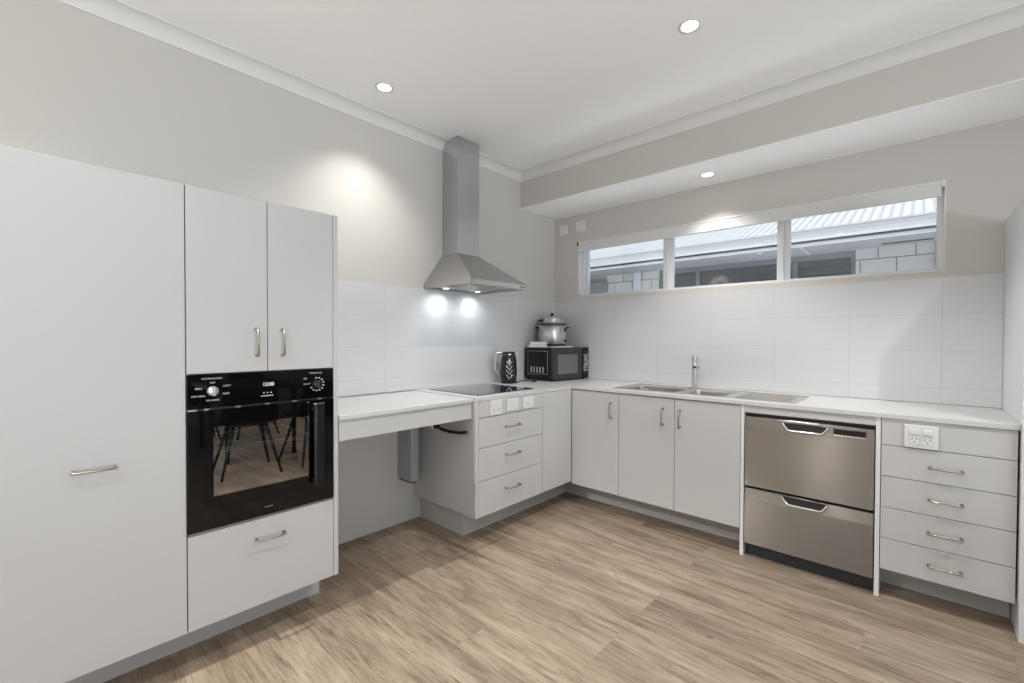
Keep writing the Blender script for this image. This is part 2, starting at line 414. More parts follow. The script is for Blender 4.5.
# ------------------------------------------------------------------ window
win = bpy.data.objects.new('window_1', None); COL.objects.link(win); win.location = (1.475, .06, WZ0); win['kind'] = 'structure'
f = MB(); fw = .045
f.box(WX0, WX0+fw, .03, .1, WZ0, WZ1, .002).box(WX1-.03, WX1, .03, .1, WZ0, WZ1, .002)
f.box(WX0+fw, WX1-.03, .03, .1, WZ0, WZ0+.018, .002).box(WX0+fw, WX1-.03, .03, .1, WZ1-.03, WZ1, .002)
f.box(WX0, WX1, 0.0, .03, WZ0, WZ0+.006).box(WX0, WX0+.006, 0.0, .03, WZ0, WZ1).box(WX1-.006, WX1, 0.0, .03, WZ0, WZ1)
f.build('window_frame', M['aluminium_white'], win)
for xa, xb in ((1.053, 1.122), (1.860, 1.924)):
    m_ = MB().box(xa, xa+(xb-xa)*.45, .045, .085, WZ0+.018, WZ1-.03, .003).box(xa+(xb-xa)*.40, xb, .055, .095, WZ0+.018, WZ1-.03, .003)
    m_.box(xa+(xb-xa)*.42, xa+(xb-xa)*.58, .04, .05, WZ0+.018, WZ1-.03, .002)
    m_.build('mullion', M['aluminium_white'], win)
for xa, xb in ((WX0+fw, 1.053), (1.122, 1.860), (1.924, WX1-.03)):
    s = MB(); t = .026 if xa < 1 else .008
    s.box(xa, xa+t, .06, .09, WZ0+.018, WZ1-.03, .002).box(xb-.006, xb, .06, .09, WZ0+.018, WZ1-.03).box(xa+t, xb-.006, .06, .09, WZ0+.018, WZ0+.024)
    s.build('sash', M['aluminium_white'], win)
    MB().box(xa+t, xb-.006, .073, .077, WZ0+.024, WZ1-.03).build('pane', M['window_glass'], win)
bl = thing('roller_blind', 'white roller blind rolled up across the top of the long window', 'blind', (1.475, .0, 2.05))
b_ = MB(); b_.prism([(-.006, 2.120), (-.006, 2.052), (-.003, 2.049), (.022, 2.049), (.022, 2.120)], 'x', WX0+.006, WX1-.018)
b_.build('blind_fabric', M['fabric_white'], bl)
MB().box(WX0+.006, WX1-.018, -.010, .026, 2.120, 2.133, .003).build('head_rail', M['aluminium_white'], bl)
MB().tube([(WX0+.008, .008, 2.053), (WX1-.02, .008, 2.053)], .007, 8).build('bottom_rail', M['aluminium_white'], bl)
for xa in (WX0-.006, WX1-.018):
    MB().box(xa, xa+.012, -.012, .028, 2.096, 2.135, .002).build('bracket', M['dark_grey_plastic'] if xa < 1 else M['aluminium_white'], bl)

w = MB(); w.box(-.3, WX0, .121, .124, 0, 2.268).box(WX1, 6.5, .121, .124, 0, 2.268).box(WX0, WX1, .121, .124, 0, WZ0).box(WX0, WX1, .121, .124, WZ1, 2.268)
struct('wall_exterior', w, M['eave_sheet'])

# ------------------------------------------------------------------ cabinet parts
XT, XD, YD = .597, .637, -.62
def handle(parent, c, along, out, length, r=.0042, stand=.030):
    """D-shaped bar handle: two feet and a bar; c = centre on the door face"""
    a, o, c = Vector(along), Vector(out), Vector(c); h = length/2
    pts = [c-a*h, c-a*h+o*(stand*.7), c-a*(h-.006)+o*stand, c+a*(h-.006)+o*stand, c+a*h+o*(stand*.7), c+a*h]
    mb = MB().tube(pts, r, 8)
    for s in (-1, 1):
        p = c+a*h*s
        mb.tube([p, p+o*.004], r*1.5, 10)
    return mb.build('handle', M['brushed_nickel'], parent, 'brushed nickel bar handle')
def front_x(parent, name, y0, y1, z0, z1, x=XT, label=None):
    return MB().box(x-.018, x, y0, y1, z0, z1, .0012).build(name, M['laminate'], parent, label)
def front_y(parent, name, x0, x1, z0, z1, label=None):
    return MB().box(x0, x1, YD, YD+.018, z0, z1, .0012).build(name, M['laminate'], parent, label)

# tall pantry at the far left
t = thing('pantry_cabinet', 'tall pale grey pantry with one full-height door, left of the oven', 'cabinet', (.3, -3.28, .15))
c = MB(); c.box(.004, .576, -3.535, -3.519, .152, 1.817).box(.004, .576, -3.0445, -3.0285, .152, 1.817).box(.004, .576, -3.519, -3.0445, .152, .168).box(.004, .576, -3.519, -3.0445, 1.801, 1.817).box(.004, .012, -3.519, -3.0445, .168, 1.801).box(.012, .56, -3.519, -3.0445, .95, .966)
c.build('carcass', M['laminate'], t)
d = front_x(t, 'door', -3.5335, -3.030, .154, 1.817)
handle(d, (XT, -3.279, .820), (0, 1, 0), (1, 0, 0), .106)
# oven tower
t = thing('oven_tower_cabinet', 'tall cabinet tower holding the built-in black oven', 'cabinet', (.3, -2.736, .15))
c = MB(); c.box(.004, .576, -3.0275, -3.0115, .152, 1.817).box(.004, .576, -3.0115, -2.468, .152, .168).box(.004, .576, -3.0115, -2.468, 1.801, 1.817).box(.004, .012, -3.0115, -2.468, .168, 1.801)
c.box(.012, .576, -3.0115, -2.468, 1.116, 1.132).box(.012, .576, -3.0115, -2.468, .496, .512)
c.build('carcass', M['laminate'], t)
MB().box(.004, XT, -2.4675, -2.4455, .152, 1.817, .001).build('end_panel', M['laminate'], t)
d = front_x(t, 'door', -3.0265, -2.7490, 1.1175, 1.817); handle(d, (XT, -2.7915, 1.235), (0, 0, 1), (1, 0, 0), .108)
d = front_x(t, 'door', -2.7460, -2.4695, 1.1175, 1.817); handle(d, (XT, -2.6915, 1.235), (0, 0, 1), (1, 0, 0), .108)
d = front_x(t, 'drawer', -3.0265, -2.4695, .154, .511); handle(d, (XT, -2.741, .428), (0, 1, 0), (1, 0, 0), .108)
k = MB().box(.4, .4175, -3.535, -2.4565, 0, .151).box(.02, .4, -2.474, -2.4565, 0, .151)
tag(k.build('kickboard', M['kick']), 'grey kickboard set back under the pantry and oven tower', 'kickboard')

# ------------------------------------------------------------------ oven
o = thing('wall_oven', 'black glass built-in oven with side-opening door and two knobs', 'oven', (.35, -2.748, .514))
OY0, OY1 = -3.0255, -2.4705
c = MB(); c.box(.10, .578, -3.005, -2.985, .530, 1.105).box(.10, .578, -2.51, -2.49, .530, 1.105).box(.10, .12, -2.985, -2.51, .530, 1.105)
c.box(.12, .578, -2.985, -2.51, .530, .60).box(.12, .578, -2.985, -2.51, .965, 1.105)
c.build('oven_cavity', M['dark_enamel'], o)
p_ = MB().box(.579, .603, OY0, OY1, .985, 1.1145, .0015).build('control_panel', M['black_glass'], o)
d = MB(); wy0, wy1, wz0, wz1 = -2.944, -2.551, .645, .912
d.box(.581, .604, OY0, wy0, .523, .977).box(.581, .604, wy1, OY1, .523, .977).box(.581, .604, wy0, wy1, .523, wz0).box(.581, .604, wy0, wy1, wz1, .977)
d = d.build('oven_door', M['black_glass'], o)
MB().box(.597, .6035, wy0, wy1, wz0, wz1).build('window_pane', M['oven_glass'], d)
h = MB(); h.box(.626, .644, -2.572, -2.531, .604, .964, .006, 3)
for z in (.615, .93): h.box(.604, .630, -2.566, -2.538, z, z+.02, .002)
h = h.build('oven_handle', M['black_plastic'], d)
MB().box(.625, .6445, -2.5725, -2.5305, .9645, .9685, .001).build('handle_cap', M['chrome'], h)
MB().box(.579, .602, OY0, OY1, .5150, .5205, .001).build('bottom_trim', M['brushed_nickel'], o)
for ya, yb in [(OY0+.002, OY0+.03)]+[(OY0+.052+k*.1085, OY0+.068+k*.1085) for k in range(5)]:
    MB().box(.585, .6005, ya, yb, .9785, .9835, .001).build('vent_clip', M['knob_silver'], o)
# rack
r = MB()
for y in (-2.96, -2.54): r.tube([(.16, y, .806), (.565, y, .806)], .004, 6)
for x in (.16, .40, .565): r.tube([(x, -2.975, .806), (x, -2.52, .806)], .003, 6)
r.tube([(.568, -2.965, .818), (.568, -2.53, .818)], .0045, 6)
for k in range(22):
    y = -2.945+k*.0195; r.tube([(.16, y, .809), (.565, y, .809), (.568, y, .818)], .0016, 5)
r.build('oven_rack', M['wire'], o)
RX = Matrix.Rotation(PI/2, 4, 'Y')
def knob(y, z, rad, m1, mark, pointer):
    K = Matrix.Translation((.603, y, z)) @ RX
    kb = MB().lathe([(rad, 0), (rad, .006), (rad*.93, .012), (rad*.86, .013), (0, .013)], n=28, mat=K)
    kb = kb.build('knob', M[m1], o)
    pb = MB().box(-rad*.92, rad*.92, -rad*.22, rad*.22, .013, .026, .002, mat=K)
    pb.build('grip', M[pointer], kb); return kb
knob(-2.9455, 1.0505, .0185, 'knob_silver', None, 'knob_silver')
knob(-2.5455, 1.0480, .0185, 'black_plastic', None, 'dark_grey_plastic')
X = .6032
def tx(st, size, y, z):
    MB().text(st, size, (X, y, z), (0, 1, 0), (0, 0, 1)).build('panel_lettering', M['print_white'], p_)
tx('MULTIFUNCTION', .0085, -2.948, 1.098)
for st, dy, dz in (('OFF', 0, .032), ('LIGHT', .048, .018), ('BAKE', .045, -.012), ('FAN BAKE', 0, -.034), ('FAN GRILL', -.046, -.016), ('GRILL', -.045, .012)):
    tx(st, .0095, -2.9455+dy, 1.0495+dz)
tx('TEMPERATURE', .0085, -2.552, 1.098)
tx('250', .010, -2.598, 1.075); tx('DEFROST', .0075, -2.590, 1.051)
for k in range(10):
    a = math.radians(100-k*28); cy, cz = -2.5455+math.cos(a)*.029, 1.048+math.sin(a)*.029
    MB().box(X-.0002, X+.0003, cy-.0035, cy+.0035, cz-.0022, cz+.0022).build('dial_mark', M['print_white'], p_)
for k in range(8): MB().box(X-.0002, X+.0003, -2.776+k*.006, -2.7725+k*.006, 1.0135, 1.0175).build('button_mark', M['print_white'], p_)
for k in range(3): MB().box(X-.0002, X+.0003, -2.768+k*.014, -2.763+k*.014, 1.026, 1.030).build('button', M['print_white'], p_)
MB().text('12:00', .020, (X, -2.748, 1.062), (0, 1, 0), (0, 0, 1)).build('clock_display', M['display_glow'], p_)
lg = MB()
for k, wd in enumerate((.003, .002, .004, .002, .003, .003, .002)):
    lg.box(.604, .6044, -2.764+k*.0048, -2.764+k*.0048+wd, .553, .5575)
lg.build('logo_print', M['print_grey'], d)

# ------------------------------------------------------------------ lowered bench with lift
BT = .893
t = thing('lowered_bench', 'lowered white benchtop over open knee space between oven tower and hob', 'bench', (.3, -2.03, .77))
MB().box(.009, .614, -2.4435, -1.612, BT-.021, BT, .0015).build('benchtop', M['stone'], t)
MB().box(.584, .601, -2.443, -1.6125, .772, BT-.0215, .001).build('apron', M['laminate'], t)
cr = MB(); cr.tube([(.315, -1.645, .688), (.36, -1.645, .678), (.44, -1.642, .674), (.53, -1.642, .680), (.590, -1.642, .692)], .0095, 10)
cr.box(.285, .322, -1.660, -1.630, .678, .700, .003)
cr = cr.build('crank_handle', M['black_plastic'], t)
MB().box(.266, .288, -1.668, -1.622, .676, BT-.0215, .002).build('bracket', M['white_plastic'], cr)
lc = thing('lift_column', 'grey metal lift column fixed to the wall under the lowered bench', 'bench lift', (.08, -1.71, .3))
MB().box(.0, .162, -1.737, -1.680, .318, .868, .003).build('housing', M['lift_metal'], lc)
MB().box(.012, .150, -1.729, -1.688, .305, .318, .002).build('foot', M['dark_grey_plastic'], lc)
bo = MB()
for x in (.03, .08, .13): bo.tube([(x, -1.708, .297), (x, -1.708, .306)], .006, 8)
bo.build('bolts', M['chrome'], lc)

# ------------------------------------------------------------------ left drawers under the hob
t = thing('hob_drawer_cabinet', 'three-drawer base cabinet under the hob with switches along its top rail', 'cabinet', (.3, -1.29, .15))
MB().box(.010, XD-.0, -1.607, -1.589, .168, .875, .001).build('side_panel', M['laminate'], t)
c = MB().box(.010, .617, -.993, -.977, .168, .875).box(.010, .617, -1.589, -.993, .168, .184).box(.010, .018, -1.589, -.993, .184, .7)
c.build('carcass', M['laminate'], t)
front_x(t, 'top_rail', -1.5875, -.9775, .7735, .8745, XD)
for z0, z1, hz in ((.5905, .7705, .693), (.3880, .5875, .512), (.170, .3850, .297)):
    d = front_x(t, 'drawer', -1.5875, -.9775, z0, z1, XD); handle(d, (XD, -1.288, hz), (0, 1, 0), (1, 0, 0), .150 if 0 else .128)
k = MB().box(.44, .458, -1.5535, -.440, 0, .166).box(.012, .44, -1.5535, -1.5355, 0, .166)
tag(k.build('kickboard', M['kick']), 'grey kickboard under the hob drawers, turning back to the wall', 'kickboard')

def plate_x(loc, w_, h_, group, label, kind):
    """switch or socket plate on the top rail facing +x"""
    x, y, z = loc
    r = thing('power_socket' if kind == 'socket' else 'isolator_switch', label, 'power socket' if kind == 'socket' else 'switch', loc, group)
    MB().box(x, x+.009, y-w_/2, y+w_/2, z-h_/2, z+h_/2, .003).build('plate', M['white_plastic'], r)
    if kind == 'socket':
        for s in (-1, 1):
            MB().box(x+.009, x+.0125, y+s*w_*.22-.013, y+s*w_*.22+.013, z+h_*.13, z+h_*.36, .002).build('rocker', M['white_plastic'], r)
            p = MB()
            for dy, dz, a in ((-.006, .006, .6), (.006, .006, -.6), (0, -.007, 0)):
                p.box(-.0008, .0008, -.0009, .0009, -.0035, .0035, mat=Matrix.Translation((x+.009, y+s*w_*.22+dy, z-h_*.20+dz)) @ Matrix.Rotation(a, 4, 'X'))
            p.build('pin_slots', M['matt_black'], r)
    else:
        MB().box(x+.009, x+.013, y-.016, y+.016, z-h_*.18, z+h_*.18, .002).build('rocker', M['white_plastic'], r)
    return r
plate_x((XD, -1.444, .825), .104, .094, None, 'white double power socket on the rail under the hob, nearest the bench', 'socket')
plate_x((XD, -1.290, .825), .112, .078, None, 'white isolator switch under the hob beside the double power socket', 'switch')
plate_x((XD, -1.134, .825), .112, .078, None, 'white isolator switch under the hob nearest the room corner', 'switch')

# ------------------------------------------------------------------ corner and sink cabinets
t = thing('corner_cabinet', 'corner base cabinet with a plain filler panel and one handled door', 'cabinet', (.8, -.4, .15))
MB().box(XD-.018, XD, -.9745, -.6225, .170, .8745, .0012).build('filler_panel', M['laminate'], t)
c = MB().box(.665, 1.033, -.600, -.020, .153, .169).box(1.017, 1.033, -.600, -.020, .169, .874).box(.665, 1.017, -.028, -.020, .169, .874)
c.build('carcass', M['laminate'], t)
d = front_y(t, 'door', .6395, 1.0330, .154, .870); handle(d, (.974, YD, .748), (0, 0, 1), (0, -1, 0), .104)
t = thing('sink_cabinet', 'two-door white base cabinet under the sink', 'cabinet', (1.43, -.31, .15))
c = MB().box(1.0365, 1.0525, -.600, -.020, .153, .874).box(1.8055, 1.8215, -.600, -.020, .153, .874).box(1.0525, 1.8055, -.600, -.020, .153, .169).box(1.0525, 1.8055, -.028, -.020, .169, .70)
c.build('carcass', M['laminate'], t)
d = front_y(t, 'door', 1.0365, 1.4300, .154, .870); handle(d, (1.356, YD, .750), (0, 0, 1), (0, -1, 0), .106)
d = front_y(t, 'door', 1.4330, 1.8210, .154, .870); handle(d, (1.4685, YD, .748), (0, 0, 1), (0, -1, 0), .106)
k = MB().box(.4585, 1.822, -.4385, -.4205, 0, .1515)
tag(k.build('kickboard', M['kick']), 'grey kickboard under the corner and sink cabinets', 'kickboard')
# panels at the dishwasher
pa = MB().box(1.8235, 1.8425, YD, -.012, 0, .875, .001)
tag(pa.build('end_panel', M['laminate_edge']), 'thin white floor-length panel between sink cabinet and dishwasher', 'panel')
pa = MB().box(2.4340, 2.4525, YD, -.012, 0, .875, .001)
tag(pa.build('end_panel', M['laminate_edge']), 'thin white floor-length panel between dishwasher and right-hand drawers', 'panel')
pa = MB().box(1.8430, 2.4335, YD, YD+.018, .8335, .8745, .001)
tag(pa.build('filler_rail', M['laminate']), 'narrow white rail above the dishwasher under the worktop edge', 'rail')

# ------------------------------------------------------------------ dishwasher
t = thing('drawer_dishwasher', 'stainless steel double-drawer dishwasher built in under the worktop', 'dishwasher', (2.138, -.31, 0))
DX0, DX1 = 1.8475, 2.4290
MB().box(DX0+.004, DX1-.004, -.590, -.03, .08, .826).build('body', M['matt_black'], t)
v = MB().box(DX0, DX1, -.606, -.592, .8145, .8275)
for k in range(26):
    x = DX0+.012+k*.0222
    v.prism([(x, .8155), (x+.006, .8155), (x+.014, .8265), (x+.008, .8265)], 'y', -.6075, -.606)
v.build('vent_strip', M['black_plastic'], t)
def dw_front(z0, z1, zb, label):
    fr = MB().prism([(-.594, z0), (YD-.002, z0), (YD-.002, zb-.0008), (YD-.0005, zb), (YD-.0005, zb+.001), (YD+.006, z1-.004), (YD+.010, z1), (-.594, z1)], 'x', DX0, DX1)
    return fr.build('drawer_front', M['steel_dw'], t, label)
ud = dw_front(.4140, .8115, .7475, 'upper stainless drawer front with the dark display')
ld = dw_front(.0800, .3990, .3360, 'lower stainless drawer front')
for d, zt in ((ud, .797), (ld, .3925)):
    x0, x1, zb = 2.038, 2.240, zt-.036
    trap = [(x0, zt), (x1, zt), (x1-.026, zb), (x0+.026, zb)]
    cut(d, MB().prism(trap, 'y', YD-.03, YD+.014))
    MB().tube([(x0-.002, YD-.003, zt+.001), (x0+.008, YD-.005, zt-.018), (x0+.024, YD-.007, zb-.001), (x0+.04, YD-.008, zb-.003), (x1-.04, YD-.008, zb-.003), (x1-.024, YD-.007, zb-.001), (x1-.008, YD-.005, zt-.018), (x1+.002, YD-.003, zt+.001)], .0042, 8).build('handle_trim', M['chrome'], d)
    MB().prism([(x0+.003, zt-.001), (x1-.003, zt-.001), (x1-.027, zb+.002), (x0+.027, zb+.002)], 'y', YD+.0115, YD+.0135).build('recess_shade_plate', M['dark_grey_plastic'], d)  # dark plate adds the shade inside the steel recess
MB().box(2.264, 2.397, YD-.0025, YD+.004, .769, .795, .001).build('display_panel', M['black_glass'], ud)
bt = MB()
for k in range(9): bt.box(2.268+k*.0145, 2.276+k*.0145, YD-.0025, YD+.0005, .7615, .7650)
bt.build('button_marks', M['print_white'], ud)
lg = MB()
for k, wd in enumerate((.002, .003, .002, .004, .002, .003)): lg.box(1.872+k*.005, 1.872+k*.005+wd, YD-.0008, YD+.004, .7785, .7825)
lg.build('logo_print', M['print_grey'], ud)
MB().box(DX0, DX1, -.575, -.56, .0, .0765).build('kick_plate', M['dark_grey_plastic'], t)

# ------------------------------------------------------------------ right-hand drawers
t = thing('drawer_cabinet', 'four-drawer base cabinet right of the dishwasher with socket on its top rail', 'cabinet', (2.68, -.31, .14))
c = MB().box(2.4555, 2.4715, -.600, -.020, .141, .874).box(2.8835, 2.8995, -.600, -.020, .141, .874).box(2.4715, 2.8835, -.600, -.020, .141, .157).box(2.4715, 2.8835, -.028, -.020, .157, .874)
c.build('carcass', M['laminate'], t)
front_y(t, 'top_rail', 2.4555, 2.8975, .7475, .8745)
for z0, z1, hz in ((.5970, .7445, .667), (.4460, .5940, .5185), (.2945, .4430, .366), (.1415, .2915, .2165)):
    d = front_y(t, 'drawer', 2.4555, 2.8975, z0, z1); handle(d, (2.681, YD, hz), (1, 0, 0), (0, -1, 0), .108)
k = MB().box(2.4535, 2.9005, -.4385, -.4205, 0, .1405)
tag(k.build('kickboard', M['kick']), 'grey kickboard under the four right-hand drawers', 'kickboard')
r = thing('power_socket', 'white double power socket on the rail above the right-hand drawers', 'power socket', (2.597, YD, .803))
MB().box(2.538, 2.656, YD-.010, YD, .750, .857, .003).build('plate', M['white_plastic'], r)
for x in (2.574, 2.620):
    MB().box(x-.018, x+.018, YD-.015, YD-.010, .812, .838, .003).build('rocker', M['white_plastic'], r)
    MB().box(x-.019, x+.019, YD-.0115, YD-.010, .768, .806, .003).build('outlet', M['white_plastic'], r)
    p = MB()
    for dx, dz, a in ((-.008, .006, .55), (.008, .006, -.55), (0, -.008, 0)):
        p.box(-.0012, .0012, -.0006, .0006, -.0045, .0045, mat=Matrix.Translation((x+dx, YD-.0116, .787+dz)) @ Matrix.Rotation(a, 4, 'Y'))
    p.build('pin_slots', M['matt_black'], r)
pa = MB().box(2.9045, 2.9225, -.655, -.004, 0, 1.868, .001)
tag(pa.build('tall_end_panel', M['laminate_edge']), 'tall white end panel rising past the worktop at the far right', 'panel')

# ------------------------------------------------------------------ worktop, hob, sink, tap
WT = .898; WB = WT-.0215
SX0, SX1, SY0, SY1 = .955, 2.085, -.560, -.150
B1 = (.985, 1.385, -.520, -.190); B2 = (1.425, 1.690, -.520, -.225)
HX0, HX1, HY0, HY1 = .070, .572, -1.532, -.988
wt = MB(); YW = -.628
def ring(x0, x1, y0, y1, hx0, hx1, hy0, hy1):
    wt.box(x0, x1, y0, hy0, WB, WT).box(x0, x1, hy1, y1, WB, WT).box(x0, hx0, hy0, hy1, WB, WT).box(hx1, x1, hy0, hy1, WB, WT)
wt.box(.009, .640, -1.608, YW, WB, WT)
wt.box(.009, .960, YW, -.009, WB, WT)
ring(.960, 1.720, YW, -.009, .975, 1.705, -.530, -.180)
wt.box(1.720, 2.9025, YW, -.009, WB, WT)
tag(wt.build('worktop', M['stone']), 'white L-shaped worktop carrying the hob, microwave and sink', 'worktop')

h = thing('ceramic_hob', 'black ceramic glass hob set into the worktop under the hood', 'hob', (.32, -1.26, WT))
MB().box(HX0, HX1, HY0, HY1, WT, WT+.005, .0018).build('hob_glass', M['hob_glass'], h)
z = MB()
def ringmark(mb, cx, cy, r, w_=.0015):
    n = 40; z0 = WT+.0052
    V = []; F = []
    for j in range(n):
        a = 2*PI*j/n
        V += [(cx+r*math.cos(a), cy+r*math.sin(a), z0), (cx+(r-w_)*math.cos(a), cy+(r-w_)*math.sin(a), z0)]
    for j in range(n):
        k = (j+1) % n; F.append((2*j, 2*k, 2*k+1, 2*j+1))
    mb.poly(V, F)
for cx, cy, r in ((.20, -1.39, .095), (.44, -1.39, .075), (.20, -1.17, .075), (.44, -1.17, .095)): ringmark(z, cx, cy, r)
z.build('cooking_zones', M['print_grey'], h)
for k in range(5):
    z = MB(); ringmark(z, .20+k*.065, -1.030, .012, .004); z.build('touch_key', M['print_white'], h)

s = thing('kitchen_sink', 'stainless steel inset sink with one and a half bowls and drainer', 'sink', (1.5, -.35, WT))
SZ = WT+.0025
sm = MB()
def slab(x0, x1, y0, y1): sm.box(x0, x1, y0, y1, WT, SZ)
# deck with bowl holes
slab(SX0, B1[0], SY0, SY1); slab(B1[0], B1[1], SY0, B1[2]); slab(B1[0], B1[1], B1[3], SY1)
slab(B1[1], B2[0], SY0, SY1); slab(B2[0], B2[1], SY0, B2[2]); slab(B2[0], B2[1], B2[3], SY1); slab(B2[1], SX1, SY0, SY1)
sm.box(SX0, SX1, SY0, SY0+.005, SZ, SZ+.003).box(SX0, SX1, SY1-.005, SY1, SZ, SZ+.003).box(SX0, SX0+.005, SY0+.005, SY1-.005, SZ, SZ+.003).box(SX1-.005, SX1, SY0+.005, SY1-.005, SZ, SZ+.003)
sm.build('sink_deck', M['steel_sink'], s)
for (x0, x1, y0, y1), dp in ((B1, .17), (B2, .13)):
    bm_ = MB(); r = .03; n = 6
    def rr(i, r=r):
        P = []
        for cx, cy, a0 in ((x1-r-i, y1-r-i, 0), (x0+r+i, y1-r-i, 90), (x0+r+i, y0+r+i, 180), (x1-r-i, y0+r+i, 270)):
            for k in range(n+1):
                a = math.radians(a0+90*k/n); P.append((cx+r*math.cos(a), cy+r*math.sin(a)))
        return P
    L = [(rr(0), SZ+.0005), (rr(.004), SZ-.01), (rr(.012), SZ-dp+.02), (rr(.03), SZ-dp)]
    V = []; F = []; q = 4*(n+1)
    for P, zz in L: V += [(a, b, zz) for a, b in P]
    for i in range(3):
        for j in range(q): F.append((i*q+j, i*q+(j+1) % q, (i+1)*q+(j+1) % q, (i+1)*q+j))
    F.append(tuple(3*q+j for j in range(q)))
    bm_.poly(V, F, smooth=False)
    # square corner fillers between the rounded bowl and the deck hole
    for (cx, cy, sx, sy, a0) in ((x1, y1, -1, -1, 0), (x0, y1, 1, -1, 90), (x0, y0, 1, 1, 180), (x1, y0, -1, 1, 270)):
        ccx, ccy = cx+sx*r, cy+sy*r
        arc = [(ccx+r*math.cos(math.radians(a0+90*k/n)), ccy+r*math.sin(math.radians(a0+90*k/n)), SZ+.0005) for k in range(n+1)]
        bm_.poly([(cx, cy, SZ+.0005)]+arc, [(0, k+1, k+2) for k in range(n)])
    bw = bm_.build('bowl', M['steel_sink'], s)
    MB().lathe([(0, .004), (.02, .004), (.035, .005), (.04, .001), (.04, 0)], ((x0+x1)/2, (y0+y1)/2, SZ-dp), 24).build('drain', M['chrome'], bw)
dr = MB()
for k in range(9):
    y = -.50+k*.036; dr.box(1.76, 2.04, y-.006, y+.006, SZ, SZ+.0022, .001)
dr.build('drainer_ribs', M['steel_sink'], s)

t = thing('mixer_tap', 'chrome mixer tap standing behind the sink bowls', 'tap', (1.371, -.135, WT))
tz = SZ+.0
MB().lathe([(.030, .0), (.030, .006), (.026, .010), (.020, .012), (.0195, .235), (.017, .240), (0, .240)], (1.371, -.118, WT), 24).build('tap_body', M['chrome'], t)
dv = Vector((.342, -.94, 0)); b0 = Vector((1.371, -.118, 1.072))
sp = MB().tube([b0+dv*.015, b0+dv*.06+Vector((0, 0, .012)), b0+dv*.15+Vector((0, 0, .022)), b0+dv*.175+Vector((0, 0, .012)), b0+dv*.182+Vector((0, 0, -.012))], .0125, 12).build('spout', M['chrome'], t)
p = b0+dv*.182; MB().tube([p+Vector((0, 0, -.012)), p+Vector((0, 0, -.02))], .0105, 12).build('aerator', M['dark_grey_plastic'], sp)
lv = MB().tube([(1.376, -.12, 1.118), (1.398, -.124, 1.118)], .011, 12).tube([(1.396, -.124, 1.118), (1.422, -.13, 1.113), (1.438, -.134, 1.106)], .004, 8)
lv.build('lever', M['chrome'], t)
MB().tube([(1.381, -.122, 1.048), (1.410, -.128, 1.048)], .009, 12).build('side_knob', M['chrome'], t)

# ------------------------------------------------------------------ range hood
t = thing('range_hood', 'stainless steel canopy range hood with tall flue on the left wall', 'range hood', (.25, -1.2525, 1.6))
cy0, cy1, cx1 = -1.521, -.984, .5; fy0, fy1, fx1 = -1.355, -1.150, .172; zr0, zr1, zt = 1.604, 1.634, 1.856
# pyramid canopy (shell open below)
V = [(.0, cy0, zr1), (cx1, cy0, zr1), (cx1, cy1, zr1), (0, cy1, zr1), (0, fy0-.002, zt), (fx1+.002, fy0-.002, zt), (fx1+.002, fy1+.002, zt), (0, fy1+.002, zt)]
MB().poly(V, [(0, 1, 5, 4), (1, 2, 6, 5), (2, 3, 7, 6), (4, 5, 6, 7), (0, 4, 7, 3)]).build('canopy', M['steel_hood'], t)
rim = MB().box(0, cx1, cy0, cy0+.004, zr0, zr1).box(cx1-.004, cx1, cy0, cy1, zr0, zr1).box(0, cx1, cy1-.004, cy1, zr0, zr1).box(0, .004, cy0, cy1, zr0, zr1)
rim.box(.004, cx1-.004, cy0+.004, cy1-.004, zr1-.004, zr1)
rim = rim.build('rim', M['steel_hood'], t)
bt = MB()
for k in range(4): bt.box(cx1, cx1+.002, -1.060+k*.014, -1.051+k*.014, 1.614, 1.623, .0006)
bt.build('buttons', M['dark_grey_plastic'], rim)
MB().box(.030, cx1-.02, cy0+.02, cy1-.02, 1.612, 1.622).build('underside_panel', M['steel_hood'], t)
fl = MB()
for k in range(2):
    y = -1.37+k*.24
    fl.box(.19, .43, y-.11, y+.11, 1.607, 1.612)
    for j in range(10): fl.box(.20+j*.023, .211+j*.023, y-.1, y+.1, 1.604, 1.607)
fl.build('grease_filter', M['steel_sink'], t)
for y in (-1.405, -1.100):
    MB().lathe([(.034, 0), (.034, -.006), (.026, -.008), (.026, 0)], (.105, y, 1.612), 20).build('lamp_ring', M['chrome'], t)
    MB().lathe([(0, -.005), (.025, -.005), (.025, 0), (0, 0)], (.105, y, 1.612), 20).build('lamp', M['hood_lamp_glow'], t)
# flue, its wall side notched around the cornice
d = .07; prof = [(.0, zt), (fx1, zt), (fx1, ZC-.001), (d+.012, ZC-.001)]
for k in range(9):
    a = k*PI/2/8; prof.append((d-.06*math.sin(a)+.004, ZC-.004-d+.06*math.cos(a)))
prof += [(0, ZC-.075)]
MB().prism(prof, 'y', fy0, fy1).build('flue', M['steel_flue'], t)

# ------------------------------------------------------------------ microwave, cooker, papers, kettle
MWZ = WT+.012
A = math.radians(5)
R5 = Matrix.Translation((.352, -.485, 0)) @ Matrix.Rotation(-A, 4, 'Z')      # local x: -depth..0, y: 0..width
mw = thing('microwave', 'black microwave standing in the worktop corner under the pot', 'microwave', (.2, -.25, WT))
mwD, mwW, mz0, mz1 = .335, .474, MWZ, 1.178
MB().box(-mwD, -.018, 0, mwW, mz0, mz1, .004, mat=R5).build('case', M['matt_black'], mw)
dm = MB(); a0, a1, c0, c1 = .065, .335, mz0+.045, mz1-.055
dm.box(-.017, 0, .0, a0, mz0, mz1, .002, mat=R5).box(-.017, 0, a1, .385, mz0, mz1, .002, mat=R5).box(-.0165, -.0005, a0-.001, a1+.001, mz0, c0, .001, mat=R5).box(-.0165, -.0005, a0-.001, a1+.001, c1, mz1, .001, mat=R5)
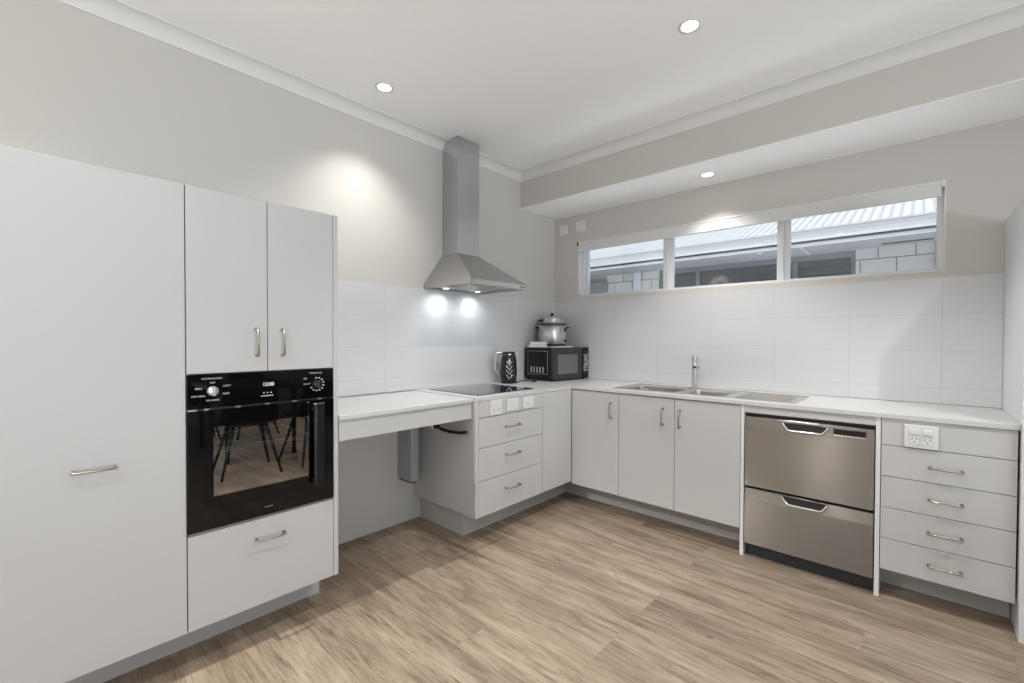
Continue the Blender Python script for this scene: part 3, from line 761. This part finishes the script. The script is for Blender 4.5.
dm = dm.build('door', M['dark_grey_plastic'], mw)
MB().box(-.012, -.006, a0, a1, c0, c1, mat=R5).build('door_window', mat('mesh_window', (.13, .135, .14, 1), .2), dm)
cp = MB().box(-.017, 0, .400, mwW, mz0, mz1, .002, mat=R5).build('control_strip', M['black_plastic'], mw)
tb = MB(); o3 = R5 @ Vector((.0004, .437, (mz0+mz1)/2)); yd = (R5.to_3x3() @ Vector((0, -1, 0)))
tb.text('STIRLING', .080, o3, (0, 0, 1), yd, xscale=.45); tb.build('lettering', M['print_white'], cp)
sv = MB()     # embossed side panel with five vent slots
sv.box(-.290, -.050, -.004, .0, mz0+.035, mz1-.022, .0035, 3, mat=R5)
sv = sv.build('side_panel', M['black_glass'], mw)
MB().tube([R5 @ Vector(q) for q in ((-.286, -.005, mz0+.045), (-.286, -.005, mz1-.030), (-.055, -.005, mz1-.030), (-.055, -.005, mz0+.045), (-.270, -.005, mz0+.040), (-.286, -.005, mz0+.045))], .0022, 6).build('side_frame', M['print_grey'], sv)
vs = MB()
for k in range(5): vs.box(-.255+k*.035, -.237+k*.035, -.0055, -.0035, mz0+.055, mz0+.105, .001, mat=R5)
vs.build('vent_slots', M['print_grey'], sv)
for x, y in ((-.3, .03), (-.04, .03), (-.3, mwW-.03), (-.04, mwW-.03)):
    MB().lathe([(.012, 0), (.014, .013), (0, .013)], n=14, mat=R5 @ Matrix.Translation((x, y, WT))).build('foot', M['black_plastic'], mw)

PC = (.174, -.264); pz = mz1+.0125
pt = thing('slow_cooker', 'round stainless steel pot cooker with black base on top of the microwave', 'cooker', (PC[0], PC[1], pz))
MB().lathe([(.0, 0), (.118, 0), (.122, .004), (.122, .016), (.0, .016)], (*PC, pz), 40).build('base', M['black_plastic'], pt)
MB().lathe([(.121, .016), (.1235, .018), (.1235, .190), (.117, .190), (.117, .02), (0, .02)], (*PC, pz), 48).build('pot_body', M['steel_pot'], pt)
MB().lathe([(.117, .188), (.126, .188), (.128, .192), (.126, .196), (.117, .196)], (*PC, pz), 48).build('rim', M['black_plastic'], pt)
MB().lathe([(.115, .194), (.115, .200), (.096, .204), (.096, .240), (.101, .244), (.092, .248), (.06, .258), (0, .262)], (*PC, pz), 40).build('lid', M['steel_pot'], pt)
MB().lathe([(0, .261), (.011, .261), (.009, .272), (.017, .280), (.016, .288), (0, .290)], (*PC, pz), 20).build('lid_knob', M['black_plastic'], pt)
rv = Vector((.737, .676, 0)); fv = Vector((.68, -.733, 0)); pc = Vector((PC[0], PC[1], pz))
for sgn in (-1, 1):
    p0 = pc+rv*sgn*.120+Vector((0, 0, .160))
    MB().tube([p0-fv*.03, p0-fv*.028+rv*sgn*.022, p0+fv*.028+rv*sgn*.022, p0+fv*.03], .007, 8).build('side_handle', M['black_plastic'], pt)
p0 = pc-rv*.080+fv*.03+Vector((0, 0, .222)); MB().tube([p0, p0-rv*.05], .009, 8).build('lid_latch', M['black_plastic'], pt)
ctr = MB(); ang = math.atan2(fv.y, fv.x)+math.radians(52)
K = Matrix.Translation((PC[0], PC[1], 0)) @ Matrix.Rotation(ang, 4, 'Z')
ctr.box(.119, .131, -.024, .024, pz+.020, pz+.165, .004, mat=K)
ctr = ctr.build('control_panel', M['knob_silver'], pt)
MB().box(.130, .134, -.018, .018, pz+.125, pz+.155, .001, mat=K).build('display', M['black_plastic'], ctr)
MB().tube([K @ Vector((.130, 0, pz+.045)), K @ Vector((.140, 0, pz+.045))], .010, 12).build('dial', M['black_plastic'], ctr)

def folded(name, label, x0, x1, y0, y1, z0, rot, layers=2, th=.006, cat='cloth', group=None):
    Mx = Matrix.Translation(((x0+x1)/2, (y0+y1)/2, z0)) @ Matrix.Rotation(rot, 4, 'Z'); hx, hy = (x1-x0)/2, (y1-y0)/2
    mb = MB()
    for k in range(layers):
        sh = .003*(k % 2)
        mb.box(-hx+sh, hx-sh*.5, -hy+sh, hy-sh, k*th, (k+1)*th-.0006, th*.4, 2, mat=Mx)
    mb.tube([Mx @ Vector((-hx, -hy+.004, layers*th/2)), Mx @ Vector((-hx, hy-.004, layers*th/2))], layers*th/2*.96, 10)
    return tag(mb.build(name, M['paper']), label, cat, group)
mt = mz1+.0002
folded('folded_cloth', 'flat white folded cloth lying under the pot on the microwave', .165, .318, -.365, -.145, mt, -.08, 2, .006)
folded('folded_cloth', 'white folded cloth at the bottom of the pile left of the pot', .073, .226, -.450, -.383, mt, .45, 2, .012)
folded('folded_cloth', 'narrow white folded cloth on top of the pile left of the pot', .088, .226, -.448, -.388, mt+.0245, .50, 2, .012)

KC = (.150, -.800)
kt = thing('electric_kettle', 'black diamond-patterned electric kettle with silver handle beside the microwave', 'kettle', (KC[0], KC[1], WT))
MB().lathe([(0, 0), (.060, 0), (.066, .004), (.066, .014), (.060, .020), (0, .020)], (*KC, WT), 32).build('base', M['black_plastic'], kt)
# faceted body
nb, nz = 16, 9; V = []; F = []
prof = [(.062, .024), (.0655, .05), (.066, .08), (.0655, .11), (.064, .14), (.062, .17), (.059, .2), (.055, .222), (.050, .236)]
for i, (r, zz) in enumerate(prof):
    off = .5*(i % 2)
    for j in range(nb):
        a = 2*PI*(j+off)/nb; rr_ = r
        V.append((KC[0]+rr_*math.cos(a), KC[1]+rr_*math.sin(a), WT+zz))
for i in range(nz-1):
    for j in range(nb):
        a, b_, k2 = i*nb+j, i*nb+(j+1) % nb, (i+1)*nb
        if i % 2 == 0: F += [(a, b_, k2+j), (b_, k2+(j+1) % nb, k2+j)]
        else: F += [(a, b_, k2+(j+1) % nb), (a, k2+(j+1) % nb, k2+j)]
F.append(tuple(range(nb))[::-1])
body = MB().poly(V, F).build('body', M['black_plastic'], kt)
body.data.materials.clear(); body.data.materials.append(mat('kettle_black', (.012, .012, .014, 1), .16))
# pale diamond lattice on the side facing the room
fd = math.atan2(-.733, .68)
lat = MB()
def ks(u, zz, e=.0012):
    i = min(range(len(prof)-1), key=lambda q: 0 if prof[q][1] <= zz <= prof[q+1][1] else 1)
    (r0, z0), (r1, z1) = prof[i], prof[i+1]; r = r0+(r1-r0)*(zz-z0)/(z1-z0)+e
    return (KC[0]+r*math.cos(fd+u), KC[1]+r*math.sin(fd+u), WT+zz)
for k in range(4):
    zc_ = .036+k*.036
    for s_ in (-1, 1):
        lat.tube([ks(.08, zc_), ks(.08+s_*.36, zc_+.034)], .0030, 6)
lat.poly([ks(.08, .158, .002), ks(.20, .178, .002), ks(.08, .200, .002), ks(-.04, .178, .002)], [(0, 1, 2, 3)])
lat.build('diamond_pattern', M['copper_print'], body)
MB().lathe([(.050, .236), (.050, .243), (.044, .249), (.02, .252), (0, .252)], (*KC, WT), 28).build('lid', M['black_plastic'], kt)
lf = Vector((-.737, -.676, 0)); kc = Vector((KC[0], KC[1], WT))
hm = MB().tube([kc+lf*.040+Vector((0, 0, .244)), kc+lf*.088+Vector((0, 0, .240)), kc+lf*.100+Vector((0, 0, .226)), kc+lf*.108+Vector((0, 0, .120)), kc+lf*.106+Vector((0, 0, .105)), kc+lf*.060+Vector((0, 0, .058))], .0105, 10)
hm.build('handle', M['knob_silver'], kt)
spv = -lf
sp_ = MB().tube([kc+spv*.045+Vector((0, 0, .195)), kc+spv*.062+Vector((0, 0, .222)), kc+spv*.070+Vector((0, 0, .236))], .015, 10, r2=.009)
sp_.build('spout', M['knob_silver'], kt)
pc_ = MB().tube([(.205, -.775, WT+.004), (.185, -.72, WT+.004), (.13, -.64, WT+.004), (.11, -.58, WT+.004), (.16, -.555, WT+.004), (.235, -.595, WT+.008)], .0035, 8).build('power_cord', M['black_plastic'], kt)
pg = MB().box(-.016, .016, -.014, .014, 0, .022, .005, 3, mat=Matrix.Translation((.248, -.600, WT+.0005)) @ Matrix.Rotation(.5, 4, 'Z'))
for dy in (-.006, .006): pg.box(.256, .282, -.600+dy-.001, -.600+dy+.003, WT+.008, WT+.014)
pg.build('plug', M['black_plastic'], pc_)

# ------------------------------------------------------------------ wall plates
for xa, xb, za, zb, lb in ((.061, .150, 2.222, 2.312, 'small blank white wall plate nearest the room corner, above the tiles'),
                           (.246, .352, 2.226, 2.322, 'small blank white wall plate just above the left end of the window')):
    r = thing('wall_plate', lb, 'wall plate', ((xa+xb)/2, 0, (za+zb)/2))
    MB().box(xa, xb, -.008, 0, za, zb, .002).build('plate', M['white_plastic'], r)
    MB().box(xa+.012, xb-.012, -.010, -.008, za+.012, zb-.012, .001).build('cover', M['white_plastic'], r)

# ------------------------------------------------------------------ downlights
def downlight(x, y, z, label, power, angle=118, blend=.45):
    r = thing('downlight', label, 'ceiling light', (x, y, z))
    MB().lathe([(.036, -.001), (.042, -.004), (.050, -.003), (.052, 0), (.036, 0)], (x, y, z), 32).build('bezel', M['trim_paint'], r)
    MB().lathe([(0, -.002), (.036, -.002), (.036, 0), (0, 0)], (x, y, z), 28).build('diffuser', M['lamp_glow'], r)
    ld = bpy.data.lights.new('downlight_lamp', 'SPOT'); ld.energy = power; ld.spot_size = math.radians(angle); ld.spot_blend = blend; ld.shadow_soft_size = .018
    ld.color = (1, .97, .935)
    lo = bpy.data.objects.new('downlight_lamp', ld); COL.objects.link(lo); lo.location = (x, y, z-.012)
    return r
downlight(.322, -2.03, ZC, 'round recessed downlight near the left wall, before the hood flue', 40, 106, 1.0)
downlight(1.798, -1.367, ZC, 'largest-looking round recessed downlight, out in the middle of the ceiling', 74)
downlight(1.491, -.239, ZS-.004, 'round recessed downlight in the bulkhead above the window', 28, 108, 1.0)
downlight(3.45, -1.367, ZC, 'round recessed downlight right of the picture, over the dining table', 66)
downlight(.585, -4.7, ZC, 'round recessed downlight behind the viewer, nearer the pantry', 380, 128, .3)
downlight(3.45, -4.1, ZC, 'added round recessed downlight behind the viewer, nearer the glazed door', 10)  # unseen downlight added to fill the rear of the room
downlight(1.75, -3.9, ZC, 'round recessed downlight in the ceiling just behind the viewer', 32, 150)
for y in (-1.405, -1.100):
    ld = bpy.data.lights.new('hood_lamp', 'SPOT'); ld.energy = 3.4; ld.spot_size = math.radians(168); ld.spot_blend = 1.0; ld.shadow_soft_size = .02; ld.color = (.88, .94, 1)
    lo = bpy.data.objects.new('hood_lamp', ld); COL.objects.link(lo); lo.location = (.105, y, 1.600)

# ------------------------------------------------------------------ dining table seen mirrored in the oven door
tb = thing('dining_table', 'dark dining table mirrored in the oven door', 'table', (4.15, -1.75, 0))
MB().box(3.60, 4.70, -2.15, -1.35, .72, .75, .004).build('tabletop', M['timber_dark'], tb)
for x in (3.68, 4.62):
    for y in (-2.07, -1.43): MB().tube([(x, y, 0), (x, y, .72)], .018, 8, r2=.03).build('leg', M['matt_black'], tb)
def chair(loc, rot):
    r = thing('dining_chair', 'dark dining chair with splayed black legs, mirrored in the oven door', 'chair', (0, 0, 0), 'dining chairs around the table')
    V = []; F = []; nu, nv = 8, 10
    for i in range(nv+1):
        tt = i/nv
        if tt < .55: y, z = -.21+.40*tt/.55, .455-.02*math.sin(PI*tt/.55)
        else: s = (tt-.55)/.45; y, z = .19+.07*s, .455+.36*s+.0
        for j in range(nu+1):
            u = j/nu*2-1; x = u*(.23-.05*max(0, tt-.7)); V.append((x, y-.05*u*u*(1 if tt > .5 else 0), z+.035*u*u*(1 if tt < .55 else .2)))
    for i in range(nv):
        for j in range(nu): a = i*(nu+1)+j; F.append((a, a+1, a+nu+2, a+nu+1))
    sh = MB().poly(V, F, True).build('seat_shell', M['matt_black'], r)
    md = sh.modifiers.new('s', 'SOLIDIFY'); md.thickness = .012
    for sx in (-1, 1):
        for sy in (-1, 1): MB().tube([(sx*.24, sy*.23, 0), (sx*.13, sy*.12, .452)], .011, 8, r2=.018).build('leg', M['matt_black'], r)
    r.location = loc; r.rotation_euler = (0, 0, rot); return r
c0 = chair((3.27, -2.02, 0), PI/2+.1)
for (x, y, a) in ((3.27, -1.40, PI/2-.1), (5.03, -1.42, -PI/2), (5.03, -2.05, -PI/2+.1)):
    c = dup(c0); c.location = (x, y, 0); c.rotation_euler = (0, 0, a)

# ------------------------------------------------------------------ the house next door and our own eave
YF, YWL = 2.05, 2.65
nb_ = thing('neighbour_house', 'neighbouring house with white block wall and metal roof outside the window', 'house', (1.5, YWL, 0))
NX0, NX1, NW0, NW1 = -4.5, 6.5, -.17, 2.05
wl = MB().box(NX0, NW0, YWL, YWL+.2, 0, 2.222).box(NW1, NX1, YWL, YWL+.2, 0, 2.222).box(NW0, NW1, YWL, YWL+.2, 0, 1.1)
wl.build('block_wall', M['block_wall'], nb_)
MB().box(NX0, NX1, YF+.012, YWL+.2, 2.222, 2.240).build('eave_lining', M['eave_sheet'], nb_)
jt = MB()
for x in (-2.2, -1.0, 1.62, 4.0): jt.box(x, x+.03, YF+.02, YWL, 2.216, 2.222)
jt.build('cover_strips', M['cover_grey'], nb_)
MB().box(NX0, NX1, YF-.012, YF-.006, 2.248, 2.292).build('gutter_shade_strip', M['gutter_shade_grey'], nb_)  # dark strip drawn in for the shadow line under the gutter
MB().box(2.28, 2.66, 2.42, 2.46, 2.214, 2.222).build('eave_vent', M['matt_black'], nb_)
MB().box(NX0, NX1, YF-.006, YF+.012, 2.218, 2.345, .002).build('fascia_board', M['fascia'], nb_)
gp = [(YF-.007, 2.300), (YF-.090, 2.296), (YF-.120, 2.306), (YF-.120, 2.330), (YF-.108, 2.336), (YF-.108, 2.386), (YF-.122, 2.394), (YF-.118, 2.402), (YF-.098, 2.398), (YF-.098, 2.32), (YF-.007, 2.32)]
MB().prism([(a+.0, b-.030) for a, b in gp], 'x', NX0, NX1).build('gutter', M['gutter'], nb_)
def corrugated(x0, x1, y0, y1, z0, z1, pitch=.076, amp=.009):
    n = int((x1-x0)/pitch*6); V = []; F = []
    for j in range(n+1):
        x = x0+(x1-x0)*j/n; h_ = amp*math.cos(2*PI*(x-x0)/pitch)
        V += [(x, y0, z0+h_), (x, y1, z1+h_)]
    for j in range(n): F.append((2*j, 2*j+2, 2*j+3, 2*j+1))
    return MB().poly(V, F, True)
ro = corrugated(NX0, NX1, YF-.06, 6.2, 2.382, 2.382+4.2*.40).build('roof_sheeting', M['roof_metal'], nb_)
fr = MB(); fz1 = 2.190
fr.box(NW0, NW1, YWL+.03, YWL+.09, fz1-.03, 2.221).box(NW0, NW0+.04, YWL+.03, YWL+.09, 1.1, fz1-.03).box(NW1-.04, NW1, YWL+.03, YWL+.09, 1.1, fz1-.03)
for x in (.34, 1.46): fr.box(x, x+.05, YWL+.02, YWL+.09, 1.1, fz1-.03)
fr.box(NW0, NW1, YWL+.03, YWL+.09, 1.1, 1.14)
fr = fr.build('window', M['neighbour_frame'], nb_)
MB().box(NW0+.04, NW1-.04, YWL+.055, YWL+.065, 1.14, fz1-.03).build('pane', M['neighbour_glass'], fr)
MB().box(-.545, -.43, YWL-.03, YWL, 0, 2.221).build('pier', M['gutter'], nb_)
MB().tube([(2.71, YWL-.05, 0), (2.71, YWL-.05, 2.221)], .040, 12).build('downpipe', M['gutter'], nb_)
MB().box(-1.9, -.985, YWL-.06, YWL, .0, 2.130).build('meter_box', M['meter_grey'], nb_)
# the side passage between the houses
tag(MB().box(-5, 7, .12, 12, -.25, -.02).build('ground', M['ground']), 'ground of the side passage between the houses', 'ground')['kind'] = 'structure'
ev = thing('house_eave', 'eave and metal roof of this house above the window, outside', 'eave', (1.5, .4, 2.3))
MB().box(-.5, 6.6, .125, .55, 2.268, 2.285).build('eave_lining', M['eave_sheet'], ev)
MB().box(-.5, 6.6, .55, .57, 2.262, 2.38, .002).build('fascia_board', M['fascia'], ev)
MB().prism([(.571, 2.275), (.69, 2.275), (.69, 2.385), (.68, 2.385), (.68, 2.285), (.571, 2.285)], 'x', -.5, 6.6).build('gutter', M['gutter'], ev)
corrugated(-.5, 6.6, .64, -2.2, 2.40, 3.55).build('roof_sheeting', M['roof_metal'], ev)

# ------------------------------------------------------------------ light
wld = bpy.data.worlds.new('overcast'); scene.world = wld; wld.use_nodes = True
nt = wld.node_tree; bg = nt.nodes['Background']
tc = N(nt, 'ShaderNodeTexCoord'); sx = N(nt, 'ShaderNodeSeparateXYZ'); nt.links.new(tc.outputs['Generated'], sx.inputs[0])
rp = N(nt, 'ShaderNodeValToRGB'); e = rp.color_ramp.elements
e[0].position = 0; e[0].color = (.55, .6, .68, 1); e[1].position = .6; e[1].color = (.86, .93, 1, 1)
nt.links.new(sx.outputs['Z'], rp.inputs['Fac']); nt.links.new(rp.outputs['Color'], bg.inputs['Color'])
bg.inputs['Strength'].default_value = 1.2
def area(name, loc, rot, sx_, sy_, e_, col):
    ld = bpy.data.lights.new(name, 'AREA'); ld.shape = 'RECTANGLE'; ld.size = sx_; ld.size_y = sy_; ld.energy = e_; ld.color = col
    lo = bpy.data.objects.new(name, ld); COL.objects.link(lo); lo.location = loc; lo.rotation_euler = rot; return lo
area('side_daylight', (XR+.2, -3.7, 1.15), (PI/2, 0, PI/2), 3.3, 2.1, 60, (.74, .87, 1))  # area lamp for daylight through the added side door
area('side_ceiling_fill', (XR+2.4, -3.7, .02), (PI, 0, 0), 4.2, 3.6, 860, (.91, .96, 1))  # upward lamp added outside the side door to brighten the ceiling
area('left_daylight_fill', (-.2, -5.5, 1.25), (PI/2, 0, -PI/2), 1.9, 1.9, 60, (.80, .90, 1))  # lamp added outside the unseen left window, brightens the tall end panel
area('passage_fill', (1.5, 1.3, .02), (PI, 0, 0), 5.0, 1.8, 150, (.86, .93, 1))  # upward lamp added in the passage to brighten the bulkhead underside
sd = bpy.data.lights.new('sun', 'SUN'); sd.energy = 4.5; sd.angle = math.radians(3); sd.color = (1, .97, .92)
so = bpy.data.objects.new('sun', sd); COL.objects.link(so)
so.rotation_euler = Vector((.80, .30, -.45)).to_track_quat('-Z', 'Y').to_euler()

# ------------------------------------------------------------------ camera
F_PX, PCY = 448.8557, 345.1637
cd = bpy.data.cameras.new('camera'); cam = bpy.data.objects.new('camera', cd); COL.objects.link(cam)
cd.sensor_fit = 'HORIZONTAL'; cd.sensor_width = 36; cd.lens = F_PX*36/1024; cd.shift_y = (PCY-341.5)/1024; cd.clip_start = .05
yaw, pit, rol = (math.radians(a) for a in (42.5063, -.8419, .1695))
Fw = Vector((-math.sin(yaw), math.cos(yaw), 0)); Rt = Vector((math.cos(yaw), math.sin(yaw), 0)); Up = Vector((0, 0, 1))
F2 = Fw*math.cos(pit)+Up*math.sin(pit); U2 = Up*math.cos(pit)-Fw*math.sin(pit)
R3 = Rt*math.cos(rol)+U2*math.sin(rol); U3 = U2*math.cos(rol)-Rt*math.sin(rol)
cam.matrix_world = Matrix(((R3.x, U3.x, -F2.x, 2.5997), (R3.y, U3.y, -F2.y, -3.4347), (R3.z, U3.z, -F2.z, 1.2539), (0, 0, 0, 1)))
scene.camera = cam
vs_ = scene.view_settings; vs_.view_transform = 'Standard'; vs_.look = 'None'; vs_.gamma = 1; vs_.use_curve_mapping = False; vs_.exposure = 0.08
try:
    scene.cycles.max_bounces = 10; scene.cycles.diffuse_bounces = 6; scene.cycles.glossy_bounces = 5; scene.cycles.transparent_max_bounces = 12
    scene.cycles.use_denoising = True; scene.cycles.caustics_reflective = False; scene.cycles.caustics_refractive = False; scene.cycles.sample_clamp_indirect = 8
except Exception:
    pass
